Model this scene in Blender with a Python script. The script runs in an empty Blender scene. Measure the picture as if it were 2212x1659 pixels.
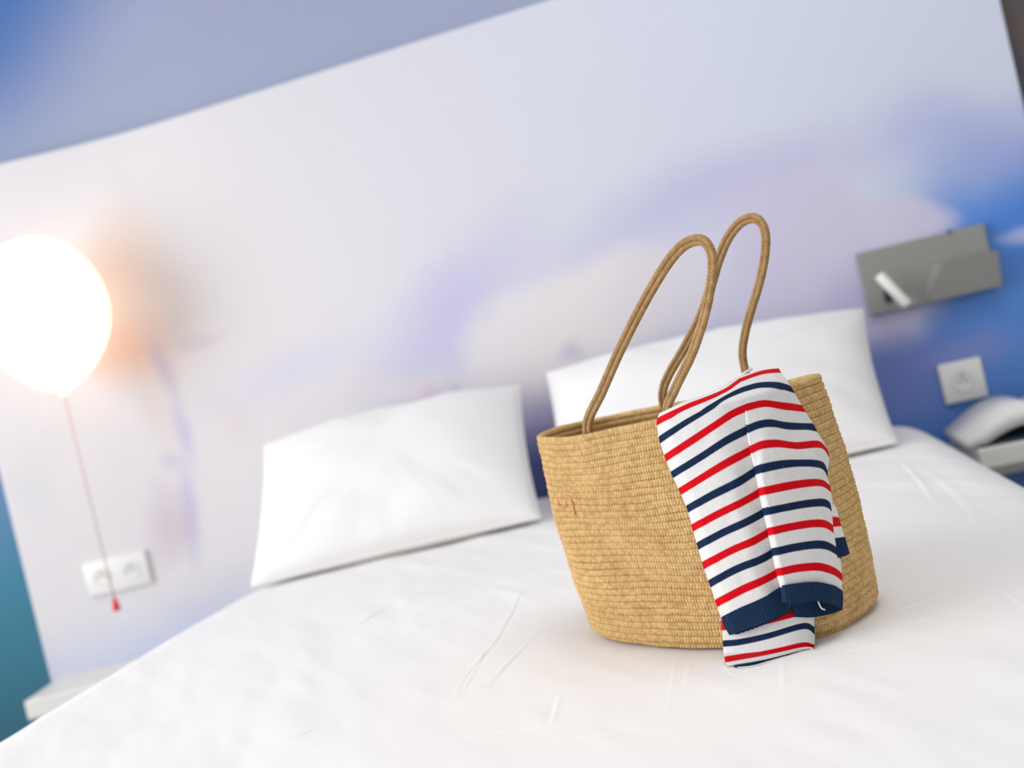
import bpy, bmesh, math, random
import numpy as np
from mathutils import Vector, Matrix
from mathutils.bvhtree import BVHTree
random.seed(4); rng = np.random.default_rng(4)
SC = bpy.context.scene; COL = SC.collection

# ------------------------------------------------------------------ camera
F = 2174.0; ROLL = math.radians(13.35); PSI = math.radians(12.0); PITCH = math.atan(40.0/F)
CAM = Vector((0, 0, 0.85))
R0 = Vector((math.cos(PSI), math.sin(PSI), 0))
FW0 = Vector((-math.sin(PSI), math.cos(PSI), 0)); ZU = Vector((0, 0, 1))
FW = FW0*math.cos(PITCH) - ZU*math.sin(PITCH)
U0 = FW0*math.sin(PITCH) + ZU*math.cos(PITCH)
XC = R0*math.cos(ROLL) - U0*math.sin(ROLL)
YC = R0*math.sin(ROLL) + U0*math.cos(ROLL)
cam_d = bpy.data.cameras.new('camera'); cam = bpy.data.objects.new('camera', cam_d); COL.objects.link(cam)
cam.matrix_world = Matrix(((XC.x, YC.x, -FW.x, CAM.x), (XC.y, YC.y, -FW.y, CAM.y), (XC.z, YC.z, -FW.z, CAM.z), (0, 0, 0, 1)))
cam_d.sensor_width = 36; cam_d.lens = F/2212*36; cam_d.clip_start = 0.02
cam_d.dof.use_dof = True; cam_d.dof.focus_distance = 0.905; cam_d.dof.aperture_fstop = 3.6
SC.camera = cam

# ------------------------------------------------------------------ light and exposure
W = bpy.data.worlds.new('sky'); SC.world = W; W.use_nodes = True
W.node_tree.nodes['Background'].inputs[0].default_value = (0.80, 0.88, 1.0, 1)
W.node_tree.nodes['Background'].inputs[1].default_value = 1.0
def area(name, loc, target, sx, sy, power, col):
    d = bpy.data.lights.new(name, 'AREA'); d.shape = 'RECTANGLE'; d.size = sx; d.size_y = sy; d.energy = power; d.color = col
    o = bpy.data.objects.new(name, d); COL.objects.link(o); o.location = loc
    o.rotation_euler = (Vector(target)-Vector(loc)).to_track_quat('-Z', 'Y').to_euler(); return o
area('window_daylight', (-2.78, -0.05, 1.40), (-1.0, 0.0, 1.15), 2.7, 2.0, 74, (1.0, 0.99, 0.975))
area('added_ceiling_fill', (0.35, 1.0, 2.44), (0.35, 1.0, 0.0), 1.0, 1.0, 12, (1.0, 0.98, 0.95))  # added unseen overhead fill, lifts the shade on the bed and right side
SC.view_settings.view_transform = 'Standard'; SC.view_settings.look = 'None'
SC.view_settings.gamma = 1.0; SC.view_settings.use_curve_mapping = False
SC.view_settings.exposure = 0.0

# ------------------------------------------------------------------ helpers
def ray(px, py):
    return (FW*F + XC*(px-1106.0) - YC*(py-829.5)).normalized()
def hit_y(px, py, y):
    d = ray(px, py); return CAM + d*((y-CAM.y)/d.y)
def hit_z(px, py, z):
    d = ray(px, py); return CAM + d*((z-CAM.z)/d.z)
def hit_plane(px, py, p0, n):
    d = ray(px, py); return CAM + d*((Vector(p0)-CAM).dot(n)/d.dot(n))
def empty(name, loc=(0, 0, 0), parent=None):
    o = bpy.data.objects.new(name, None); COL.objects.link(o); o.location = loc; o.empty_display_size = 0.05
    if parent: o.parent = parent
    return o
def tag(o, label=None, cat=None, group=None, kind=None):
    if label: o['label'] = label
    if cat: o['category'] = cat
    if group: o['group'] = group
    if kind: o['kind'] = kind
    return o
def link(name, me, mat=None, parent=None, smooth=True):
    o = bpy.data.objects.new(name, me); COL.objects.link(o)
    if mat: me.materials.append(mat)
    if smooth:
        me.polygons.foreach_set('use_smooth', [True]*len(me.polygons))
    if parent:
        o.parent = parent
        if parent.type == 'EMPTY':
            bpy.context.view_layer.update()
            o.matrix_parent_inverse = parent.matrix_world.inverted()
        else:
            bpy.context.view_layer.update()
            o.matrix_parent_inverse = parent.matrix_world.inverted()
    return o
def grid_mesh(name, P, uv=None, close_u=False, close_v=False):
    """P: (rows, cols, 3) array."""
    n, m = P.shape[:2]
    me = bpy.data.meshes.new(name)
    me.vertices.add(n*m); me.vertices.foreach_set('co', P.reshape(-1).astype(np.float32))
    ri = np.arange(n if close_v else n-1); ci = np.arange(m if close_u else m-1)
    I, J = np.meshgrid(ri, ci, indexing='ij'); I2 = (I+1) % n; J2 = (J+1) % m
    q = np.stack([I*m+J, I*m+J2, I2*m+J2, I2*m+J], -1).reshape(-1)
    nf = q.size//4
    me.loops.add(q.size); me.loops.foreach_set('vertex_index', q.astype(np.int32))
    me.polygons.add(nf); me.polygons.foreach_set('loop_start', np.arange(0, q.size, 4, dtype=np.int32))
    me.polygons.foreach_set('loop_total', np.full(nf, 4, dtype=np.int32))
    if uv is not None:
        # uv functions sized (rows+close, cols+close, 2)
        ul = me.uv_layers.new(name='UVMap')
        Ie, Je = I+1, J+1
        c = np.stack([uv[I, J], uv[I, Je], uv[Ie, Je], uv[Ie, J]], 2).reshape(-1)
        ul.data.foreach_set('uv', c.astype(np.float32))
    me.update(); me.validate()
    return me
def bm_mesh(name, bm):
    bmesh.ops.recalc_face_normals(bm, faces=bm.faces)
    me = bpy.data.meshes.new(name); bm.to_mesh(me); bm.free(); return me
def box_bm(x0, x1, y0, y1, z0, z1, bevel=0.0, seg=3, bm=None):
    b = bmesh.new()
    bmesh.ops.create_cube(b, size=1)
    for v in b.verts:
        v.co = Vector((x0 if v.co.x < 0 else x1, y0 if v.co.y < 0 else y1, z0 if v.co.z < 0 else z1))
    if bevel:
        bmesh.ops.bevel(b, geom=b.edges[:], offset=bevel, segments=seg, affect='EDGES', profile=0.5)
    if bm is not None:
        me = bpy.data.meshes.new('tmp'); b.to_mesh(me); b.free(); bm.from_mesh(me); bpy.data.meshes.remove(me); return bm
    return b
def prism_bm(pts, n, thick, bevel=0.0, seg=2):
    """polygon of 3D points extruded by -n*thick (pts are the front)."""
    bm = bmesh.new(); n = Vector(n).normalized()
    a = [bm.verts.new(p) for p in pts]; b = [bm.verts.new(Vector(p)-n*thick) for p in pts]
    bm.faces.new(a); bm.faces.new(b[::-1])
    for i in range(len(a)):
        j = (i+1) % len(a); bm.faces.new((a[j], a[i], b[i], b[j]))
    if bevel: bmesh.ops.bevel(bm, geom=bm.edges[:], offset=bevel, segments=seg, affect='EDGES', profile=0.5)
    return bm
def lathe(profile, segs=48, axis=None):
    """profile of (r, h): rows; around +Z."""
    th = np.linspace(0, 2*math.pi, segs, endpoint=False)
    P = np.zeros((len(profile), segs, 3))
    for i, (r, h) in enumerate(profile):
        P[i, :, 0] = r*np.cos(th); P[i, :, 1] = r*np.sin(th); P[i, :, 2] = h
    return P
def catmull(pts, n):
    """n samples per segment through points (array k,dim)"""
    p = np.asarray(pts, float); k = len(p)
    e = np.vstack([2*p[0]-p[1], p, 2*p[-1]-p[-2]]); out = []
    for i in range(k-1):
        a, b, c, d = e[i], e[i+1], e[i+2], e[i+3]
        for t in np.linspace(0, 1, n, endpoint=False):
            out.append(0.5*((2*b)+(-a+c)*t+(2*a-5*b+4*c-d)*t*t+(-a+3*b-3*c+d)*t**3))
    out.append(p[-1]); return np.array(out)
def resample(p, n):
    d = np.concatenate([[0], np.cumsum(np.linalg.norm(np.diff(p, axis=0), axis=1))])
    s = np.linspace(0, d[-1], n)
    return np.stack([np.interp(s, d, p[:, i]) for i in range(p.shape[1])], 1)
def sstep(a, b, x):
    t = np.clip((np.asarray(x, float)-a)/(b-a), 0, 1); return t*t*(3-2*t)
def noise2(x, y, seed=0, octaves=3):
    """cheap smooth value noise"""
    r = np.random.default_rng(seed); out = np.zeros_like(x, dtype=float); amp = 1.0
    for o in range(octaves):
        T = r.uniform(-1, 1, (64, 64))
        xi = np.floor(x).astype(int); yi = np.floor(y).astype(int); fx = x-xi; fy = y-yi
        fx = fx*fx*(3-2*fx); fy = fy*fy*(3-2*fy)
        g = lambda i, j: T[(xi+i) % 64, (yi+j) % 64]
        out += amp*((g(0, 0)*(1-fx)+g(1, 0)*fx)*(1-fy)+(g(0, 1)*(1-fx)+g(1, 1)*fx)*fy)
        x = x*2.03; y = y*2.03; amp *= 0.5
    return out

# ------------------------------------------------------------------ materials
class NT:
    def __init__(s, name):
        s.m = bpy.data.materials.new(name); s.m.use_nodes = True; s.t = s.m.node_tree
        s.b = s.t.nodes['Principled BSDF']
    def n(s, typ, **kw):
        nd = s.t.nodes.new(typ)
        for k, v in kw.items(): setattr(nd, k, v)
        return nd
    def l(s, a, b): s.t.links.new(a, b)
    def math(s, op, a, b=None, c=None):
        nd = s.n('ShaderNodeMath', operation=op)
        for i, v in enumerate((a, b, c)):
            if v is None: continue
            if isinstance(v, (int, float)): nd.inputs[i].default_value = v
            else: s.l(v, nd.inputs[i])
        return nd.outputs[0]
    def mix(s, fac, a, b):
        nd = s.n('ShaderNodeMix', data_type='RGBA')
        for k, v in ((0, fac), (6, a), (7, b)):
            if isinstance(v, (int, float)): nd.inputs[k].default_value = v
            elif isinstance(v, tuple): nd.inputs[k].default_value = (*v, 1)
            else: s.l(v, nd.inputs[k])
        return nd.outputs[2]
    def set(s, **kw):
        for k, v in kw.items():
            i = s.b.inputs[k.replace('_', ' ')]
            if isinstance(v, tuple): i.default_value = (*v, 1)
            elif isinstance(v, (int, float)): i.default_value = v
            else: s.l(v, i)
        return s
    def noise(s, scale, vec=None, detail=3, rough=0.5):
        nd = s.n('ShaderNodeTexNoise'); nd.inputs['Scale'].default_value = scale; nd.inputs['Detail'].default_value = detail
        nd.inputs['Roughness'].default_value = rough
        if vec is not None: s.l(vec, nd.inputs['Vector'])
        return nd.outputs[0]
    def bump(s, h, strength, dist):
        nd = s.n('ShaderNodeBump'); nd.inputs['Strength'].default_value = strength; nd.inputs['Distance'].default_value = dist
        s.l(h, nd.inputs['Height']); s.l(nd.outputs[0], s.b.inputs['Normal'])
    def coord(s, which='Object'):
        return s.n('ShaderNodeTexCoord').outputs[which]
def plain(name, col, rough=0.6, var=0.06, scale=30, bump=0.0, **kw):
    m = NT(name); c = m.coord()
    f = m.noise(scale, c)
    dark = tuple(max(0, v*(1-var)) for v in col); lite = tuple(min(1, v*(1+var)) for v in col)
    m.set(Base_Color=m.mix(f, dark, lite), Roughness=rough, **kw)
    if bump: m.bump(m.noise(scale*8, c), bump, 0.002)
    return m.m

def sheet_mat(name, col):
    m = NT(name); c = m.coord()
    w1 = m.n('ShaderNodeTexWave', wave_type='BANDS', bands_direction='X'); w1.inputs['Scale'].default_value = 700; m.l(c, w1.inputs['Vector'])
    w2 = m.n('ShaderNodeTexWave', wave_type='BANDS', bands_direction='Y'); w2.inputs['Scale'].default_value = 700; m.l(c, w2.inputs['Vector'])
    h = m.math('ADD', m.math('MULTIPLY', m.math('ADD', w1.outputs[1], w2.outputs[1]), 0.12), m.noise(9, c, 4))
    f = m.noise(5, c)
    m.set(Base_Color=m.mix(f, tuple(v*0.98 for v in col), col), Roughness=0.85, Sheen_Weight=0.15)
    m.bump(h, 0.12, 0.004)
    return m.m
M_SHEET = sheet_mat('white_cotton', (0.87, 0.855, 0.84))
M_PILLOW = sheet_mat('pillow_cotton', (0.875, 0.868, 0.855))
M_MATT = plain('mattress_ticking', (0.7, 0.7, 0.68), 0.9)
M_BASE = plain('bed_base_fabric', (0.05, 0.07, 0.10), 0.9)
M_WHITE = plain('white_plastic', (0.83, 0.83, 0.81), 0.35, 0.01)
M_WELL = plain('socket_well', (0.42, 0.43, 0.40), 0.5, 0.02)
M_PIN = plain('socket_pin', (0.25, 0.24, 0.22), 0.35, 0.02, Metallic=0.6)
M_GREY = plain('grey_metal', (0.27, 0.27, 0.255), 0.5, 0.05, 60)
M_DARK = plain('dark_switch', (0.03, 0.03, 0.035), 0.4)
M_ALU = plain('brushed_aluminium', (0.80, 0.79, 0.76), 0.35, 0.03)
M_SHELF = plain('shelf_laminate', (0.74, 0.74, 0.70), 0.45, 0.02)
M_PAPER = plain('book_pages', (0.82, 0.81, 0.80), 0.7, 0.03)
M_COVER = plain('book_cover', (0.03, 0.05, 0.06), 0.5)
M_CEIL = plain('ceiling_paint', (0.82, 0.82, 0.82), 0.9, 0.01)
M_PLASTER = plain('plaster_paint', (0.80, 0.79, 0.78), 0.9, 0.01)
M_FLOOR = plain('floor_carpet', (0.30, 0.29, 0.30), 0.95, 0.15, 60)
M_FRAME = plain('window_frame', (0.75, 0.75, 0.75), 0.4, 0.01)
M_RED = plain('red_tassel', (0.75, 0.03, 0.03), 0.6)
M_CORD = plain('pink_cord', (0.70, 0.42, 0.38), 0.6)
M_THREAD = plain('white_thread', (0.85, 0.85, 0.85), 0.7)
M_ORANGE = plain('orange_ink', (0.72, 0.24, 0.09), 0.85, 0.12, 600)

def wall_mat():
    # painted wall: grey-blue high up, teal low down, rust-brown streaks to the side of the bed head
    m = NT('painted_blue_wall'); c = m.coord(); sp = m.n('ShaderNodeSeparateXYZ'); m.l(c, sp.inputs[0])
    x, z = sp.outputs[0], sp.outputs[2]
    n1 = m.noise(0.9, c, 2)
    zz = m.math('ADD', z, m.math('MULTIPLY', m.math('SUBTRACT', n1, 0.5), 0.5))
    r = m.n('ShaderNodeValToRGB'); m.l(m.math('DIVIDE', zz, 2.4), r.inputs[0])
    e = r.color_ramp.elements
    e[0].position = 0.10; e[0].color = (0.02, 0.13, 0.19, 1)
    e[1].position = 0.24; e[1].color = (0.035, 0.20, 0.30, 1)
    for p, cc in ((0.34, (0.11, 0.22, 0.42)), (0.45, (0.22, 0.22, 0.38)), (0.62, (0.32, 0.37, 0.50)), (0.78, (0.33, 0.36, 0.53)), (0.95, (0.14, 0.27, 0.53))):
        q = e.new(p); q.color = (*cc, 1)
    # bluer towards the left
    lf = m.n('ShaderNodeMapRange', interpolation_type='SMOOTHSTEP'); m.l(m.math('SUBTRACT', x, m.math('MULTIPLY', z, 0.75)), lf.inputs[0])
    lf.inputs[1].default_value = -2.60; lf.inputs[2].default_value = -3.15; lf.inputs[3].default_value = 0; lf.inputs[4].default_value = 1.0
    hi = m.n('ShaderNodeMapRange', interpolation_type='SMOOTHSTEP'); m.l(z, hi.inputs[0]); hi.inputs[1].default_value = 1.5; hi.inputs[2].default_value = 1.9
    col = m.mix(m.math('MULTIPLY', lf.outputs[0], hi.outputs[0]), r.outputs[0], (0.04, 0.15, 0.43))
    # streaky dark print at the far side
    mp = m.n('ShaderNodeMapping'); mp.inputs['Scale'].default_value = (9, 1, 2.0); m.l(c, mp.inputs[0])
    ns = m.noise(1.3, mp.outputs[0], 3)
    rr = m.n('ShaderNodeValToRGB'); m.l(ns, rr.inputs[0]); rr.color_ramp.elements[0].position = 0.40; rr.color_ramp.elements[0].color = (0.014, 0.065, 0.095, 1)
    rr.color_ramp.elements[1].position = 0.60; rr.color_ramp.elements[1].color = (0.11, 0.085, 0.08, 1)
    sd = m.n('ShaderNodeMapRange', interpolation_type='SMOOTHSTEP'); m.l(x, sd.inputs[0]); sd.inputs[1].default_value = 0.55; sd.inputs[2].default_value = 0.62
    col = m.mix(sd.outputs[0], col, rr.outputs[0])
    m.set(Base_Color=col, Roughness=0.7); m.bump(m.noise(120, c), 0.05, 0.002)
    return m.m
M_WALL = wall_mat()

YP = 2.28                                                # front of the headboard panel
def mural_mat():
    # a printed picture: pale sky, pale hills, a blue sea, figures, with some shade and lamp glow painted in; laid out in metres on the panel
    m = NT('printed_mural'); c = m.coord()
    sp = m.n('ShaderNodeSeparateXYZ'); m.l(c, sp.inputs[0]); x, z = sp.outputs[0], sp.outputs[2]
    w = m.n('ShaderNodeCombineXYZ'); m.l(x, w.inputs[0]); m.l(z, w.inputs[1])
    nz = m.n('ShaderNodeTexNoise'); nz.inputs['Scale'].default_value = 3.5; nz.inputs['Detail'].default_value = 3; m.l(w.outputs[0], nz.inputs['Vector'])
    sub = m.n('ShaderNodeVectorMath', operation='SUBTRACT'); m.l(nz.outputs[1], sub.inputs[0]); sub.inputs[1].default_value = (0.5, 0.5, 0.5)
    sc = m.n('ShaderNodeVectorMath', operation='SCALE'); m.l(sub.outputs[0], sc.inputs[0]); sc.inputs[3].default_value = 0.16
    ad = m.n('ShaderNodeVectorMath', operation='ADD'); m.l(w.outputs[0], ad.inputs[0]); m.l(sc.outputs[0], ad.inputs[1])
    warped = ad.outputs[0]
    g = m.n('ShaderNodeMapRange', interpolation_type='SMOOTHSTEP'); m.l(m.math('ADD', x, m.math('MULTIPLY', z, 0.2)), g.inputs[0])
    g.inputs[1].default_value = -1.0; g.inputs[2].default_value = 0.9
    col = m.mix(g.outputs[0], (0.70, 0.68, 0.705), (0.60, 0.65, 0.78))
    def blob(col, px, py, rx, rz, rot, cc, s, soft=1.0, wv=True):
        p = hit_y(px, py, YP)
        mp = m.n('ShaderNodeMapping', vector_type='TEXTURE')
        mp.inputs['Location'].default_value = (p.x, p.z, 0); mp.inputs['Rotation'].default_value = (0, 0, math.radians(rot))
        mp.inputs['Scale'].default_value = (rx/930, rz/930, 1); m.l(warped if wv else w.outputs[0], mp.inputs[0])
        ln = m.n('ShaderNodeVectorMath', operation='LENGTH'); m.l(mp.outputs[0], ln.inputs[0])
        mr = m.n('ShaderNodeMapRange', interpolation_type='SMOOTHSTEP'); m.l(ln.outputs['Value'], mr.inputs[0])
        mr.inputs[1].default_value = 1.0+0.0*soft; mr.inputs[2].default_value = 1.0-soft; mr.inputs[3].default_value = 0; mr.inputs[4].default_value = s
        return m.mix(mr.outputs[0], col, cc)
    B = [  # px, py, rx, rz, rot, colour, strength, softness (, warped)
        (970, 670, 400, 150, 36, (0.50, 0.49, 0.73), 0.8, 1.0),
        (640, 800, 360, 90, 4, (0.62, 0.60, 0.76), 0.6, 1.0),
        (1560, 420, 620, 130, 6, (0.51, 0.50, 0.72), 0.85, 1.0),
        (1500, 680, 420, 150, 5, (0.56, 0.54, 0.72), 0.7, 1.0),
        (2160, 300, 330, 150, -22, (0.36, 0.41, 0.72), 0.9, 1.0),
        (2330, 520, 460, 260, -14, (0.07, 0.23, 0.68), 1.0, 0.65),
        (1130, 760, 170, 170, 30, (0.73, 0.70, 0.73), 0.95, 0.5),
        (1270, 660, 220, 130, 18, (0.74, 0.70, 0.72), 0.95, 0.5),
        (1420, 620, 170, 110, 5, (0.68, 0.65, 0.70), 0.8, 0.6),
        (880, 835, 230, 45, 3, (0.70, 0.63, 0.68), 0.7, 0.8),
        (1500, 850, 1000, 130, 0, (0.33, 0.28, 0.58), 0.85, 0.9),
        (1620, 1060, 1050, 270, 0, (0.10, 0.12, 0.30), 0.97, 0.6),  # dark sea print, with shade along the pillow tops painted in
        (1180, 1080, 420, 190, 0, (0.06, 0.085, 0.27), 0.97, 0.6),  # more of the sea print, painted darker for the shade between the pillows
        (2180, 800, 460, 300, -10, (0.08, 0.235, 0.64), 0.97, 0.5),
        (1890, 800, 240, 170, 0, (0.16, 0.20, 0.52), 0.85, 0.8),
        (1790, 560, 260, 190, -38, (0.58, 0.55, 0.71), 0.95, 0.4),
        (1960, 470, 130, 60, -40, (0.60, 0.57, 0.72), 0.9, 0.5),
        (1860, 640, 140, 100, -10, (0.48, 0.46, 0.68), 0.7, 0.7),
        (2195, 512, 60, 24, 0, (0.45, 0.50, 0.74), 0.7, 0.8),
        (2080, 740, 130, 60, 0, (0.28, 0.30, 0.58), 0.5, 1.0),
        (975, 838, 26, 60, 0, (0.42, 0.38, 0.62), 0.7, 1.0),
        (925, 850, 45, 50, 0, (0.58, 0.45, 0.58), 0.6, 1.0),
        (1240, 755, 40, 40, 0, (0.46, 0.44, 0.60), 0.6, 1.0),
        (280, 560, 140, 190, 8, (0.76, 0.63, 0.56), 0.7, 1.0),  # warm glow of the balloon lamp painted onto the panel
        (290, 740, 170, 120, 0, (0.76, 0.54, 0.45), 0.75, 1.0),  # orange printed figure, warmed further by painted lamp glow
        (270, 400, 50, 150, 10, (0.66, 0.62, 0.63), 0.3, 1.0),
        (430, 710, 110, 25, 3, (0.60, 0.54, 0.60), 0.6, 1.0),
        (350, 880, 80, 130, 10, (0.66, 0.58, 0.58), 0.5, 1.0),
        (360, 800, 34, 120, 12, (0.46, 0.43, 0.62), 0.55, 1.0, False),
        (400, 930, 32, 120, 3, (0.45, 0.44, 0.66), 0.6, 1.0, False),
        (375, 985, 40, 40, 0, (0.48, 0.45, 0.62), 0.5, 1.0),
        (415, 1110, 36, 180, -8, (0.44, 0.43, 0.67), 0.65, 1.0, False),
        (360, 1110, 85, 140, -8, (0.58, 0.48, 0.55), 0.7, 0.9),
        (120, 1050, 90, 120, 0, (0.60, 0.62, 0.64), 0.4, 1.0),
        (520, 900, 60, 100, 0, (0.66, 0.58, 0.60), 0.4, 1.0),
        (330, 1420, 560, 190, 10, (0.47, 0.52, 0.70), 0.9, 0.9)]
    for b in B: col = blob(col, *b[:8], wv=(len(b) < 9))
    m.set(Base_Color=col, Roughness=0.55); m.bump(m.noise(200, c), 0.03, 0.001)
    return m.m
M_MURAL = mural_mat()
def jute_mat(name, lite, dark, deep):
    m = NT(name); uv = m.n('ShaderNodeUVMap').outputs[0]; sp = m.n('ShaderNodeSeparateXYZ'); m.l(uv, sp.inputs[0])
    c = m.coord()
    wn = m.n('ShaderNodeTexWhiteNoise', noise_dimensions='2D')
    cb = m.n('ShaderNodeCombineXYZ'); m.l(m.math('FLOOR', sp.outputs[0]), cb.inputs[0]); m.l(m.math('FLOOR', sp.outputs[1]), cb.inputs[1]); m.l(cb.outputs[0], wn.inputs['Vector'])
    fib = m.noise(900, c, 2)
    f = m.math('ADD', m.math('MULTIPLY', wn.outputs[0], 0.6), m.math('MULTIPLY', m.noise(24, c, 3), 0.55))
    col = m.mix(m.math('SUBTRACT', f, 0.08), dark, lite)
    patch = m.n('ShaderNodeMapRange'); m.l(m.noise(55, c, 2), patch.inputs[0]); patch.inputs[1].default_value = 0.62; patch.inputs[2].default_value = 0.74; patch.inputs[4].default_value = 0.5
    col = m.mix(patch.outputs[0], col, deep)
    m.set(Base_Color=col, Roughness=0.75)
    # fibres run along the strands
    mp = m.n('ShaderNodeMapping'); mp.inputs['Scale'].default_value = (9, 1.2, 1); m.l(uv, mp.inputs[0])
    m.bump(m.math('ADD', m.noise(3, mp.outputs[0], 3), m.math('MULTIPLY', fib, 0.5)), 0.35, 0.0006)
    return m.m
M_JUTE = jute_mat('braided_jute', (0.76, 0.525, 0.23), (0.46, 0.27, 0.088), (0.40, 0.21, 0.06))
M_HANDLE = jute_mat('handle_jute', (0.50, 0.31, 0.13), (0.31, 0.175, 0.062), (0.25, 0.135, 0.045))
def knit_mat():
    m = NT('striped_knit'); uv = m.n('ShaderNodeUVMap').outputs[0]; sp = m.n('ShaderNodeSeparateXYZ'); m.l(uv, sp.inputs[0])
    u, k = sp.outputs[0], sp.outputs[1]                    # u in stitches, k in stripes (odd red, even navy)
    saw = m.math('MULTIPLY', m.math('ABSOLUTE', m.math('SUBTRACT', m.math('FRACT', u), 0.5)), 0.10)
    kk = m.math('ADD', k, saw)
    rd = m.math('ROUND', kk); d = m.math('ABSOLUTE', m.math('SUBTRACT', kk, rd))
    mr = m.n('ShaderNodeMapRange'); m.l(d, mr.inputs[0]); mr.inputs[1].default_value = 0.205; mr.inputs[2].default_value = 0.18
    odd = m.math('FLOORED_MODULO', rd, 2.0)
    c = m.coord(); nz = m.noise(260, c, 2)
    red = m.mix(nz, (0.60, 0.001, 0.006), (0.74, 0.002, 0.010)); navy = m.mix(nz, (0.004, 0.012, 0.040), (0.012, 0.034, 0.095))
    st = m.mix(odd, navy, red)
    white = m.mix(nz, (0.74, 0.73, 0.72), (0.86, 0.85, 0.84))
    m.set(Base_Color=m.mix(mr.outputs[0], white, st), Roughness=0.95, Specular_IOR_Level=0.15)
    # stitches: little slanted loops in columns
    fu = m.math('ABSOLUTE', m.math('SUBTRACT', m.math('FRACT', u), 0.5))
    row = m.math('ADD', m.math('MULTIPLY', k, 11.0), m.math('MULTIPLY', fu, 1.2))
    h = m.math('MULTIPLY', m.math('SINE', m.math('MULTIPLY', row, 6.2832)), 0.5)
    h2 = m.math('SINE', m.math('MULTIPLY', m.math('FRACT', u), 3.1416))
    m.bump(m.math('ADD', h, m.math('MULTIPLY', h2, 1.0)), 0.5, 0.0006)
    return m.m
M_KNIT = knit_mat()
def rib_mat():
    m = NT('navy_rib'); c = m.coord(); nz = m.noise(500, c, 2)
    m.set(Base_Color=m.mix(nz, (0.005, 0.016, 0.042), (0.014, 0.042, 0.098)), Roughness=0.95, Specular_IOR_Level=0.15); m.bump(nz, 0.3, 0.0006)
    return m.m
M_RIB = rib_mat()
def glow_mat():
    m = NT('glowing_glass'); m.set(Base_Color=(0.9, 0.88, 0.84), Roughness=0.3)
    m.b.inputs['Emission Color'].default_value = (1.0, 0.68, 0.42, 1); m.b.inputs['Emission Strength'].default_value = 1.3
    return m.m
M_GLOW = glow_mat()

# ------------------------------------------------------------------ room shell
KX, KY = -1.33, YP                                        # vertical bend of the head wall
BD = Vector((-0.978, -0.208, 0)).normalized()             # direction of the section left of the bend
def at_bend(s, off):                                       # point s metres left of the bend, off metres in front of the panel face
    n = Vector((BD.y, -BD.x, 0)); n = n if n.y < 0 else -n
    return Vector((KX, KY, 0)) + BD*s + n*off
NB = at_bend(0, 1)-at_bend(0, 0)
def struct(name, bm, mat, smooth=False, parent=None):
    o = link(name, bm_mesh(name, bm), mat, parent, smooth)
    if not parent: o['kind'] = 'structure'
    return o
XL, XR, YF, ZC = -2.9, 1.6, -2.2, 2.55
struct('floor', box_bm(XL-.3, XR+.3, YF-.3, 2.7, -0.1, 0.0), M_FLOOR)
struct('ceiling', box_bm(XL-.3, XR+.3, YF-.3, 2.7, ZC, ZC+.1), M_CEIL)
struct('wall_front', box_bm(XL-.3, XR+.3, YF-.15, YF, 0, ZC), M_PLASTER)
struct('wall_right', box_bm(XR, XR+.15, YF, 2.55, 0, ZC), M_PLASTER)
# left wall in one mesh with a window opening
wy0, wy1, wz0, wz1 = -1.45, 1.35, 0.35, 2.42
bm = bmesh.new()
for a in ((YF, wy0, 0, ZC), (wy1, 2.55, 0, ZC), (wy0, wy1, 0, wz0), (wy0, wy1, wz1, ZC)):
    box_bm(XL-.15, XL, a[0], a[1], a[2], a[3], bm=bm)
struct('wall_left', bm, M_PLASTER)
bm = bmesh.new()
for a in ((wy0, wy0+.06, wz0, wz1), (wy1-.06, wy1, wz0, wz1), (wy0, wy1, wz0, wz0+.06), (wy0, wy1, wz1-.06, wz1)):
    box_bm(XL-.12, XL-.06, *a, bm=bm)
struct('window_1', bm, M_FRAME)
# the head wall, bent like the panel, 3 cm behind its face
def strip(p, z0, z1, thick, name, mat, bevel=0.0):
    """vertical sheet along polyline p (front), thickness behind"""
    bm = bmesh.new(); v = []
    for q in p:
        a = Vector((q[0].x, q[0].y, z0)); n = q[1]
        v.append([bm.verts.new(a), bm.verts.new(Vector((a.x, a.y, z1))), bm.verts.new(a-n*thick), bm.verts.new(Vector((a.x, a.y, z1))-n*thick)])
    for i in range(len(v)-1):
        A, B = v[i], v[i+1]
        bm.faces.new((A[0], B[0], B[1], A[1])); bm.faces.new((A[2], A[3], B[3], B[2]))
        bm.faces.new((A[1], B[1], B[3], A[3])); bm.faces.new((A[0], A[2], B[2], B[0]))
    for A in (v[0], v[-1]): bm.faces.new((A[0], A[1], A[3], A[2]))
    if bevel:
        bmesh.ops.recalc_face_normals(bm, faces=bm.faces)
        ed = [e for e in bm.edges if len(e.link_faces) == 2 and e.calc_face_angle(0) > 0.9]
        bmesh.ops.bevel(bm, geom=ed, offset=bevel, segments=2, affect='EDGES', profile=0.5)
    return bm
NY = Vector((0, -1, 0))
mid = (NY+NB).normalized()
def bend_line(off, s_left, x_right):
    A = at_bend(.16, 0); B = Vector((KX, KY, 0)); C_ = Vector((KX+.16, KY, 0)); out = []
    for t in np.linspace(0, 1, 13):
        p = A*(1-t)**2+B*2*t*(1-t)+C_*t*t; n = (NB*(1-t)+NY*t).normalized(); out.append((p+n*off, n))
    return [(at_bend(s_left, off), NB)]+out+[(Vector((x_right, KY-off, 0)), NY)]
struct('wall_back', strip(bend_line(-.03, 1.7, XR+.1), 0, ZC, .12, 'wall_back', M_WALL), M_WALL)
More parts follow.
